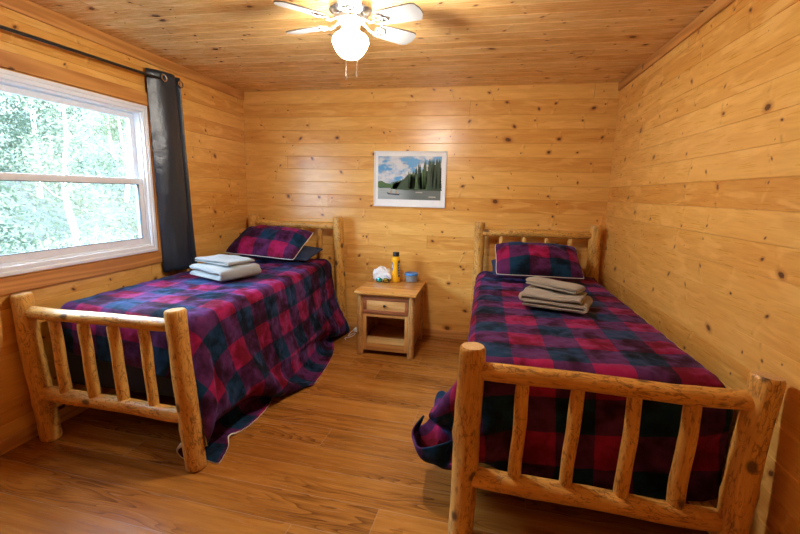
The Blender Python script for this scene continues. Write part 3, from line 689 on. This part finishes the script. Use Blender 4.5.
# things on the nightstand
t = NT('yellow bottle plastic'); t.bsdf(Base_Color=t.mix(t.noise(obco(t), 20., 2.), (.86, .42, .008), (.92, .50, .012)), Roughness=.28, Coat_Weight=.2)
yel = t.m; blueM = plain('blue plastic', (.03, .22, .62), .3); lab = plain('dark printed label', (.03, .04, .07), .4); labw = plain('white print', (.75, .78, .82), .4); labb = plain('blue print', (.05, .12, .42), .4)
bx, by = 1.688, 3.935
bt = thing('squeeze_bottle', 'yellow plastic bottle with a black cap on the nightstand', 'bottle', (bx, by, NZ_))
def br(z): # bottle radius at height z
    for (a, ra), (b, rb_) in zip(BP, BP[1:]):
        if a <= z <= b: return ra + (rb_ - ra) * (z - a) / (b - a)
    return BP[-1][1]
BP = [(0, .038), (.004, .042), (.02, .044), (.08, .0435), (.11, .040), (.145, .036), (.17, .0355), (.20, .040), (.225, .042), (.238, .039), (.248, .032), (.252, .028)]
MB().lathe([(r, z) for z, r in BP], (bx, by, NZ_), 36).build('bottle_body', yel, bt)
MB().lathe([(.029, .252), (.0315, .254), (.0315, .288), (.029, .294), (.012, .296), (.0, .296)], (bx, by, NZ_), 28).build('cap', M['black'], bt)
def patch(a0, a1, z0, z1, mat, name, oval=False, lift=.0012):
    m = MB(); vs = []; fs = []; na, nz = 12, 14
    for j in range(nz + 1):
        z = z0 + (z1 - z0) * j / nz; f = 1.
        if oval: f = math.sqrt(max(.02, 1 - ((j / nz - .5) * 2) ** 2))
        for i in range(na + 1):
            a = (a0 + a1) / 2 + (a1 - a0) * (i / na - .5) * f; r = br(z) + lift; vs.append((bx + r * math.cos(a), by + r * math.sin(a), NZ_ + z))
    for j in range(nz):
        for i in range(na): q = j * (na + 1) + i; fs.append((q, q + 1, q + na + 2, q + na + 1))
    m.add(vs, fs); return m.build(name, mat, bt)
fa = math.atan2(-by, 2.51 - bx)       # side of the bottle that faces the bed aisle
patch(fa + .55, fa + 1.20, .055, .215, lab, 'label'); patch(fa - 1.35, fa - .75, .11, .20, labb, 'label', True); patch(fa - 1.25, fa - .92, .135, .18, labw, 'label', True, .0018)
for z0 in (.075, .10, .125, .15, .175): patch(fa + .70, fa + 1.02, z0, z0 + .012, labw, 'label', False, .0018)

ct = thing('food_container', 'round clear food container with a blue lid right of the yellow bottle', 'container', (1.832, 4.000, NZ_))
t = NT('cloudy clear plastic'); tr = t.n('BsdfTransparent'); tr.inputs[0].default_value = (.80, .88, .93, 1); pb = t.n('BsdfPrincipled'); pb.inputs['Base Color'].default_value = (.70, .76, .80, 1); pb.inputs['Roughness'].default_value = .2; mx = t.n('MixShader'); mx.inputs[0].default_value = .22
t.t.links.new(tr.outputs[0], mx.inputs[1]); t.t.links.new(pb.outputs[0], mx.inputs[2]); t.t.links.new(mx.outputs[0], t.out.inputs[0]); clr = t.m
MB().lathe([(.052, 0), (.057, .004), (.064, .070), (.0625, .070), (.055, .006), (.0, .005)], (1.832, 4.000, NZ_), 36).build('tub', clr, ct)
MB().lathe([(.0655, .066), (.0685, .068), (.0685, .082), (.066, .086), (.056, .086), (.054, .083), (.0, .083)], (1.832, 4.000, NZ_), 36).build('lid', blueM, ct)

wp = NT('thin white plastic'); wp.bsdf(Base_Color=(.82, .84, .86), Roughness=.32, Normal=wp.bump(wp.noise(obco(wp), 55., 4., .6), .6, .01)); wp = wp.m
bg = thing('plastic_bag', 'crumpled white plastic bag left of the yellow bottle', 'bag', (1.585, 3.93, NZ_))
bm = bmesh.new(); bmesh.ops.create_icosphere(bm, subdivisions=5, radius=1)
for v in bm.verts:
    c = v.co.copy(); k = lambda q, e: math.copysign(abs(q) ** e, q)
    x, y, z = k(c.x, .50) * .084, k(c.y, .6) * .064, k(c.z, .55) * .056
    n_ = mnoise.noise(c * 2.6 + Vector((3, 1, 7))) * .012 + abs(mnoise.noise(c * 6.5)) * .011
    d = c.normalized() * n_; z = max(-.056, z + d.z * 1.2 + (.024 * max(0, .25 - abs(c.x + .1)) * 4 if c.z > .3 else 0)); v.co = Vector((1.548 + x + d.x, 3.950 + y + d.y, NZ_ + .0575 + z))
m = MB(); m.bm(bm); m.build('bag_body', wp, bg, angle=60)
bm = bmesh.new(); bmesh.ops.create_icosphere(bm, subdivisions=4, radius=1)
for v in bm.verts:
    c = v.co.copy(); n_ = mnoise.noise(c * 3) * .004; v.co = Vector((1.622 + c.x * .038 + n_, 3.872 + c.y * .012, NZ_ + .065 + c.z * .030 - c.x * .012 + n_))
m = MB(); m.bm(bm); fl_ = m.build('bag_flap', wp, bg)
m = MB(); m.tube([(1.610 + i * .0045, 3.8585 + abs(i - 4) * .0004, NZ_ + .069 - i * .0028 + .003 * math.sin(i * 2.1)) for i in range(9)], .0022, 6); m.build('printed_mark', labb, fl_)
m = MB(); m.tube([(1.553 + .03 * math.cos(a), 3.945 + .012 * math.sin(a * 2), NZ_ + .112 + .026 * max(0, math.sin(a))) for a in [PI * i / 14 for i in range(15)]], [.010 - .004 * math.sin(PI * i / 14) for i in range(15)], 8); m.build('bag_knot', wp, bg)

sg = thing('sunglasses', 'dark sunglasses with teal and amber mirror lenses in front of the white bag', 'sunglasses', (1.575, 3.845, NZ_))
def mirror_mat(name, a, b):
    t = NT(name); z = t.sep(t.n('TexCoord').outputs['Generated']); t.bsdf(Base_Color=t.mix(t.noise(t.n('TexCoord').outputs['Generated'], 2.2, 1.), a, b), Metallic=.85, Roughness=.16); return t.m
lm = [mirror_mat('teal mirror lens', (.02, .36, .34), (.10, .60, .50)), mirror_mat('amber mirror lens', (.10, .35, .06), (.75, .32, .04))]
for k, cx_ in enumerate((1.545, 1.612)):
    bm = bmesh.new(); bmesh.ops.create_uvsphere(bm, u_segments=24, v_segments=14, radius=1)
    for v in bm.verts: v.co = Vector((cx_ + v.co.x * .027, 3.842 + v.co.y * .006 + abs(cx_ + v.co.x * .03 - 1.578) * .12, NZ_ + .026 + v.co.z * .019))
    m = MB(); m.bm(bm); m.build('lens', lm[k], sg)
m = MB()
for cx_ in (1.545, 1.612):
    m.tube([(cx_ + .0285 * math.cos(a), 3.842 + abs(cx_ + .0285 * math.cos(a) - 1.578) * .12, NZ_ + .026 + .0205 * math.sin(a)) for a in [2 * PI * i / 24 for i in range(24)]], .0032, 6, closed=True)
m.tube([(1.570, 3.842, NZ_ + .032), (1.5785, 3.840, NZ_ + .035), (1.587, 3.842, NZ_ + .032)], .003, 6); m.build('frame', M['black'], sg)
for sgn, x in ((-1, 1.516), (1, 1.641)):
    m = MB(); m.tube([(x, 3.849, NZ_ + .032), (x + sgn * .002, 3.868, NZ_ + .026), (x - sgn * .004, 3.880, NZ_ + .006)], .0026, 6); m.build('temple', M['black'], sg)

# charger cord beside the nightstand
cd = thing('charger_cord', 'white charger cord and plug on the floor left of the nightstand', 'cord', (1.25, 4.0, 0))
m = MB(); pts = []
for i in range(90):
    q = i / 89; pts.append((1.255 + .040 * math.sin(q * 12) - .01 * q, 4.03 - .22 * q + .025 * math.sin(q * 9 + 1), .0035 + .075 * abs(math.sin(q * 7.5)) ** 2 * (1 - q) ** .7))
m.tube([(1.250, 4.052, .022)] + pts, .0032, 6); m.build('cable', M['piping'], cd)
MB().bbox(1.222, 1.268, 4.050, 4.108, .001, .036, .006).build('plug', M['piping'], cd)

# ------------------------------------------------------------------ framed print
px0, px1, pz0, pz1, py = 1.409, 2.125, 1.320, 1.857, RD
pf = thing('framed_picture', 'white framed print of a canoe on a forest lake', 'picture', ((px0 + px1) / 2, py - .01, pz0))
m = MB(); y0 = py - .020; b = .012
m.bbox(px0, px1, y0, py - .0005, pz1 - b, pz1, .002); m.bbox(px0, px1, y0, py - .0005, pz0, pz0 + b, .002); m.bbox(px0, px0 + b, y0, py - .0005, pz0 + b, pz1 - b, .002); m.bbox(px1 - b, px1, y0, py - .0005, pz0 + b, pz1 - b, .002)
m.build('frame', plain('white picture frame', (.76, .77, .76), .4), pf)
MB().box(px0 + .008, px1 - .008, py - .010, py - .002, pz0 + .008, pz1 - .008).build('mat_board', plain('white mat board', (.84, .86, .85), .7), pf, smooth=False)
ax0, ax1, az0, az1 = px0 + .040, px1 - .048, pz0 + .072, pz1 - .048; AW, AH = ax1 - ax0, az1 - az0
t = NT('printed cloudy sky'); g = t.sep(obco(t)); v = t.xyz(g[0], t.mul(g[2], 1.9), 0.)
c = t.mix(t.sstep(t.noise(v, 7., 5., .55), .40, .56), (.09, .33, .62), (.62, .65, .67)); c = t.mix(t.sstep(t.noise(v, 13., 4., .5), .5, .7, 0., .55), c, (.34, .36, .39)); t.bsdf(Base_Color=c, Roughness=.4); skyM = t.m
t = NT('printed lake water'); g = t.sep(obco(t)); v = t.xyz(t.mul(g[0], 4.), t.mul(g[2], 50.), 0.)
fx = t.sstep(g[0], ax0 + AW * .25, ax0 + AW * .62); c = t.mix(t.noise(v, 1.6, 3.), (.25, .31, .31), (.46, .52, .51)); c = t.mix(t.mul(fx, .85), c, t.mix(t.noise(v, 2., 3.), (.035, .050, .040), (.11, .13, .11))); t.bsdf(Base_Color=c, Roughness=.4); watM = t.m
fol = plain('printed spruce', (.028, .060, .020), .5, vary=.7, scale=70); fol2 = plain('printed light green', (.060, .135, .026), .5, vary=.5, scale=60); hillM = plain('printed far hill', (.12, .20, .27), .5); cano = plain('printed canoe', (.03, .04, .07), .5); canp = plain('printed paddlers', (.42, .27, .15), .5); rock = plain('printed shore', (.42, .40, .34), .5)
mats = [skyM, watM, hillM, fol2, fol, cano, canp, rock]
m = MB(); layer = [0]
def A(x, z, k): return (ax0 + x * AW, py - .0106 - k * .0002, az0 + z * AH)
def poly(pts, mi, k): m.add([A(x, z, k) for x, z in pts], [tuple(range(len(pts)))], mi)
poly([(0, .26), (1, .26), (1, 1), (0, 1)], 0, 0); poly([(0, 0), (1, 0), (1, .27), (0, .27)], 1, 0)
poly([(.14, .27), (.22, .40), (.30, .42), (.36, .36), (.42, .27)], 2, 1)
poly([(0, .27), (0, .41), (.06, .43), (.12, .38), (.2, .36), (.26, .27)], 3, 2)
rnd = random.Random(4)
def spruce(x, z0, h, w, mi, k):
    n = 7; L_ = [(x, z0 + h)]; R_ = []
    for i in range(1, n + 1):
        f = i / n; zz = z0 + h * (1 - f); ww = w * (.15 + .85 * f)
        R_ += [(x + ww, zz), (x + ww * .55, zz + h * .03)]; L_ = [(x - ww * .55, zz + h * .03), (x - ww, zz)][::-1] + L_ if False else L_
        L_.insert(0, (x - ww * .55, zz + h * .03)); L_.insert(0, (x - ww, zz))
    # fan triangles keep the jagged outline simple to fill
    pts = L_ + R_
    for a in range(0, len(pts) - 1): m.add([A(x, z0 + h * .03, k), A(*pts[a], k), A(*pts[a + 1], k)], [(0, 1, 2)], mi)
for i in range(15):   # shore brush rising to the right
    x = .26 + i * .03; poly([(x - .05, .24), (x - .045, .34 + .012 * i), (x - .01, .40 + .014 * i + rnd.random() * .03), (x + .03, .36 + .013 * i), (x + .05, .24)], 3 if i % 3 == 0 else 4, 3)
poly([(.30, .24), (.40, .46), (.48, .50), (.55, .58), (.66, .60), (.74, .66), (.84, .68), (.93, .72), (1., .74), (1., .24)], 4, 4)
for i in range(46):
    x = .44 + .56 * rnd.random(); hh = (.28 + .55 * min(1, (x - .40) / .42)) * rnd.uniform(.62, 1.02); spruce(min(.975, x), .22, min(.74, hh), .040 + .022 * rnd.random(), 3 if rnd.random() < .25 else 4, 4 + (i % 8))
spruce(.645, .22, .66, .030, 4, 12); spruce(.86, .22, .74, .034, 4, 12); spruce(.49, .22, .46, .026, 4, 12)
poly([(.28, .232), (1, .215), (1, .245), (.28, .252)], 4, 13)
poly([(.60, .165), (.72, .16), (.71, .185), (.62, .185)], 7, 13); poly([(.80, .065), (.93, .055), (.92, .085), (.83, .085)], 7, 13)
poly([(.145, .165), (.165, .115), (.34, .095), (.365, .135), (.33, .128), (.18, .145)], 5, 14)
for x in (.205, .285): poly([(x, .135), (x + .03, .13), (x + .022, .20), (x + .012, .235), (x + .002, .195)], 6, 15)
m.build('print', mats, pf, smooth=False)

# ------------------------------------------------------------------ ceiling fan
FX, FY = 1.802, 2.16
fan = thing('ceiling_fan', 'white six blade ceiling fan with a lit globe', 'ceiling fan', (FX, FY, RH))
MB().lathe([(.0, 2.4395), (.075, 2.4395), (.082, 2.425), (.088, 2.40), (.102, 2.385), (.108, 2.355), (.106, 2.335), (.085, 2.318), (.06, 2.312), (.0, 2.312)], (FX, FY, 0), 40).build('motor_housing', M['chrome'], fan)
MB().lathe([(.0, 2.314), (.062, 2.314), (.066, 2.306), (.066, 2.292), (.058, 2.287), (.0, 2.287)], (FX, FY, 0), 40).build('flywheel', M['white'], fan)
MB().lathe([(.0, 2.289), (.045, 2.289), (.047, 2.28), (.045, 2.262), (.043, 2.252), (.050, 2.246), (.054, 2.240), (.054, 2.232), (.0, 2.232)], (FX, FY, 0), 40).build('switch_housing', M['white'], fan)
GZ = 2.190
gp = [(.0, -.0760), (.022, -.0745), (.045, -.066), (.066, -.046), (.083, -.018), (.0905, .004), (.0885, .018), (.076, .034), (.058, .042), (.050, .045), (.050, .050)]
globe = MB().lathe([(r, GZ + z) for r, z in gp], (FX, FY, 0), 40).build('globe', emit_mat('lit opal globe', (1., .95, .86), 148.), fan)
for k in range(6):
    a = R(-14 + 60 * k); ca, sa = math.cos(a), math.sin(a)
    def T(r, w, z, tilt=-R(13)): return (FX + r * ca - w * math.cos(tilt) * sa, FY + r * sa + w * math.cos(tilt) * ca, z + w * math.sin(tilt))
    m = MB(); n = 14; outl = []
    for i in range(n + 1):
        f = i / n; r = .155 + .226 * f; w = .046 + .014 * math.sin(min(1, f * 1.15) * PI / 2)
        if f > .86: w *= math.sqrt(max(0.08, 1 - ((f - .86) / .14) ** 2 * .92))
        outl.append((r, w))
    vs = []; fs = []
    for r, w in outl:
        for s_ in (-1, -.5, 0, .5, 1):
            for dz in (-.003, .003): vs.append(T(r, w * s_, 2.283 + dz))
    def I(i, j, q): return (i * 5 + j) * 2 + q
    for i in range(n):
        for j in range(4):
            fs.append((I(i, j, 1), I(i + 1, j, 1), I(i + 1, j + 1, 1), I(i, j + 1, 1))); fs.append((I(i, j, 0), I(i, j + 1, 0), I(i + 1, j + 1, 0), I(i + 1, j, 0)))
        fs.append((I(i, 0, 0), I(i + 1, 0, 0), I(i + 1, 0, 1), I(i, 0, 1))); fs.append((I(i, 4, 1), I(i + 1, 4, 1), I(i + 1, 4, 0), I(i, 4, 0)))
    for i in (0, n):
        for j in range(4):
            f = (I(i, j, 0), I(i, j, 1), I(i, j + 1, 1), I(i, j + 1, 0)); fs.append(f if i == 0 else f[::-1])
    m.add(vs, fs); bl = m.build('blade', M['blade'], fan)
    m = MB(); m.tube([T(.055, 0, 2.300), T(.085, 0, 2.288), T(.112, 0, 2.272), T(.135, 0, 2.272)], [.008, .007, .007, .006], 8)
    for q in range(3):      # trefoil loops under the blade root
        an = 2 * PI * q / 3 + .3; c0 = (.165 + .016 * math.cos(an), .018 * math.sin(an))
        m.tube([T(c0[0] + .023 * math.cos(b_), c0[1] + .018 * math.sin(b_), 2.2755) for b_ in [2 * PI * i / 18 for i in range(18)]], .0035, 6, closed=True)
    m.build('blade_arm', M['nickel'], fan)
for cx_, cyy, zl in ((1.810, 2.066, 1.993), (1.866, 2.066, 2.003)):
    ch = MB().tube([(FX + (cx_ - FX) * .5, FY - .047, 2.262), (FX + (cx_ - FX) * .8, FY - .085, 2.252), (cx_, cyy, 2.235), (cx_, cyy, zl + .03)], .0013, 6).build('pull_chain', M['piping'], fan)
    MB().lathe([(.0, -.0), (.0045, .002), (.0052, .014), (.0035, .026), (.0012, .032), (.0, .032)], (cx_, cyy, zl), 12).build('chain_pull', M['white'], ch)

# ------------------------------------------------------------------ woods outside the window
rng = random.Random(11)
def ground_h(x, y):
    d = max(0., -x - 1.2); return -.75 + .10 * d + .030 * d * d + .25 * mnoise.noise(Vector((x * .4, y * .4, 0)))
m = MB(); NXg, NYg = 44, 56; vs = []; fs = []
for i in range(NXg + 1):
    for j in range(NYg + 1):
        x = -.12 - 19.9 * (i / NXg) ** 1.2; y = -6 + 30 * j / NYg; vs.append((x, y, ground_h(x, y)))
for i in range(NXg):
    for j in range(NYg): a = i * (NYg + 1) + j; fs.append((a, a + NYg + 1, a + NYg + 2, a + 1))
t = NT('hillside ground'); co = obco(t); c = t.mix(t.sstep(t.noise(co, 2.2, 5., .65), .38, .62), (.014, .019, .011), (.032, .032, .026)); c = t.mix(t.sstep(t.noise(co, 7., 4., .6), .5, .66), c, (.03, .045, .022)); t.bsdf(Base_Color=c, Roughness=.95, Normal=t.bump(t.noise(co, 6., 4.), .8, .2))
m.add(vs, fs); hill = m.build('hillside', t.m); hill['kind'] = 'structure'
bark = [plain('grey bark', (.30, .28, .25), .9, vary=.3, scale=12), plain('pale birch bark', (.62, .60, .56), .8, vary=.25, scale=14)]
lf = [leaf_mat('spring leaves', (.042, .060, .030), (.105, .118, .080)), leaf_mat('spruce needles', (.018, .032, .021), (.048, .062, .043)), leaf_mat('yellow green leaves', (.070, .082, .052), (.125, .13, .095))]
def leaves(m, c, rx, rz, n, size):
    for _ in range(n):
        while True:
            d = Vector((rng.uniform(-1, 1), rng.uniform(-1, 1), rng.uniform(-1, 1)))
            if d.length < 1: break
        p = Vector(c) + Vector((d.x * rx, d.y * rx, d.z * rz)); a = Vector((rng.gauss(0, 1), rng.gauss(0, 1), rng.gauss(0, 1))).normalized(); b_ = a.orthogonal().normalized(); s = size * rng.uniform(.6, 1.4)
        q = a.cross(b_) * .06 * size
        m.add([p - a * s, p + b_ * s * .45 + q, p + a * s, p - b_ * s * .45 + q], [(0, 1, 2, 3)])
def tree(x, y, kind, h):
    z = ground_h(x, y)
    nm = ('leafy_tree', 'spruce_tree', 'bush')[kind]
    lb = ('sunlit leafy tree on the hillside outside the window', 'sunlit spruce tree on the hillside outside the window', 'bright leafy bush on the hillside outside the window')[kind]
    o = thing(nm, lb, ('tree', 'tree', 'bush')[kind], (x, y, z), ('leafy trees outside the window', 'spruce trees outside the window', 'bushes outside the window')[kind])
    m = MB()
    if kind == 2:
        for _ in range(6): a = rng.uniform(0, 6.3); m.tube([(x, y, z - .05), (x + .2 * math.cos(a), y + .2 * math.sin(a), z + h * .4), (x + .45 * math.cos(a), y + .45 * math.sin(a), z + h * .8)], [.02, .013, .006], 6)
    else:
        pts = [(x + .05 * math.sin(i * 1.3 + x), y + .05 * math.cos(i + y), z - .05 + (h + .05) * i / 8) for i in range(9)]; m.tube(pts, [.085 * (1 - .85 * i / 8) * h / 5 for i in range(9)], 10)
        for i in range(12):
            a = rng.uniform(0, 6.3); zz = z + h * rng.uniform(.25, .9); l_ = (.75 if kind == 0 else .6) * (1.1 - (zz - z) / h); m.tube([(x, y, zz), (x + l_ * .6 * math.cos(a), y + l_ * .6 * math.sin(a), zz + l_ * .25), (x + l_ * math.cos(a), y + l_ * math.sin(a), zz + (l_ * .6 if kind == 0 else -.05))], [.02, .012, .005], 5)
    m.build('trunk' if kind < 2 else 'stems', bark[1 if kind == 0 and rng.random() < .6 else 0], o)
    m = MB()
    if kind == 0:
        for _ in range(26): a = rng.uniform(0, 6.3); rr_ = rng.uniform(.1, .68); leaves(m, (x + rr_ * math.cos(a), y + rr_ * math.sin(a), z + h * rng.uniform(.16, 1.0)), .38, .30, 150, .034)
    elif kind == 1:
        for i in range(20):
            f = i / 20; rr_ = (1 - f) * .92 + .08
            for _ in range(5): a = rng.uniform(0, 6.3); leaves(m, (x + rr_ * .7 * math.cos(a), y + rr_ * .7 * math.sin(a), z + h * (.12 + .88 * f)), rr_ * .42 + .08, .10, 52, .036)
    else:
        for _ in range(16): a = rng.uniform(0, 6.3); rr_ = rng.uniform(0, .52); leaves(m, (x + rr_ * math.cos(a), y + rr_ * math.sin(a), z + h * rng.uniform(.2, .95)), .33, .26, 130, .032)
    m.build('foliage', lf[1] if kind == 1 else lf[0 if rng.random() < .5 else 2], o, smooth=False)
for (x, y, kind, h) in ((-5.0, 4.5, 1, 3.8), (-5.3, 6.7, 0, 3.7), (-5.0, 8.9, 0, 3.7), (-7.3, 5.8, 0, 3.6), (-7.6, 8.0, 1, 3.9), (-7.4, 10.2, 0, 3.6), (-9.8, 7.9, 0, 3.4), (-9.7, 10.1, 1, 3.6), (-9.9, 12.3, 0, 3.4), (-7.4, 12.4, 1, 3.7),
                        (-2.9, 3.3, 2, 1.1), (-3.1, 5.1, 2, 1.2), (-2.9, 6.9, 2, 1.1)):
    tree(x, y, kind, h)

m = MB()
for _ in range(15000):
    x = -1.6 - 11 * rng.random() ** 1.1; y = (2.51 - x) * rng.uniform(.50, 1.35); z = ground_h(x, y) + rng.uniform(0, .22)
    a = Vector((rng.gauss(0, 1), rng.gauss(0, 1), rng.gauss(.6, 1))).normalized(); b_ = a.orthogonal().normalized(); q = .045 * rng.uniform(.6, 1.6); p = Vector((x, y, z))
    m.add([p - a * q, p + b_ * q * .4, p + a * q, p - b_ * q * .4], [(0, 1, 2, 3)])
ug = m.build('undergrowth', lf[2], hill, smooth=False); ug['kind'] = 'stuff'

# ------------------------------------------------------------------ light, sky, camera
w = bpy.data.worlds.new('World'); SC.world = w; w.use_nodes = True; nt = w.node_tree; nt.nodes.clear()
ow = nt.nodes.new('ShaderNodeOutputWorld'); bgd = nt.nodes.new('ShaderNodeBackground'); bgd.inputs[0].default_value = (.52, .76, 1.0, 1); bgd.inputs[1].default_value = 24.0; nt.links.new(bgd.outputs[0], ow.inputs[0])
sl = bpy.data.lights.new('Sun', 'SUN'); sl.energy = 11.0; sl.angle = .03; sl.color = (1., .95, .86); so = bpy.data.objects.new('sun', sl); link(so)
so.rotation_euler = Vector((-.62, .30, -.72)).to_track_quat('-Z', 'Y').to_euler()
pl = bpy.data.lights.new('window portal', 'AREA'); pl.shape = 'RECTANGLE'; pl.size = 1.46; pl.size_y = 1.04; pl.cycles.is_portal = True; po = bpy.data.objects.new('window_portal', pl); link(po); po.location = (-.11, 2.067, 1.505); po.rotation_euler = (PI / 2, 0, -PI / 2)

yaw, pitch, roll = -.195960411, -.175739009, .0242115906
cy, sy, cp, sp = math.cos(yaw), math.sin(yaw), math.cos(pitch), math.sin(pitch)
f = Vector((sy * cp, cy * cp, sp)); r0 = Vector((cy, -sy, 0)); u0 = r0.cross(f); c_, s_ = math.cos(roll), math.sin(roll)
rv = r0 * c_ + u0 * s_; uv_ = u0 * c_ - r0 * s_
cam = bpy.data.cameras.new('Camera'); cam.lens = 418.011747 * 36 / 800; cam.sensor_width = 36; cam.clip_start = .02
co_ = bpy.data.objects.new('camera', cam); link(co_)
co_.matrix_world = Matrix(((rv.x, uv_.x, -f.x, 2.51074865), (rv.y, uv_.y, -f.y, 0), (rv.z, uv_.z, -f.z, 1.45738241), (0, 0, 0, 1)))
SC.camera = co_
vs_ = SC.view_settings; SC.display_settings.display_device = 'sRGB'; vs_.view_transform = 'Standard'; vs_.look = 'None'; vs_.gamma = 1.; vs_.use_curve_mapping = False; vs_.exposure = 1.0
SC.cycles.use_denoising = True; SC.cycles.max_bounces = 10; SC.cycles.diffuse_bounces = 6; SC.cycles.transparent_max_bounces = 12; SC.cycles.sample_clamp_indirect = 8.
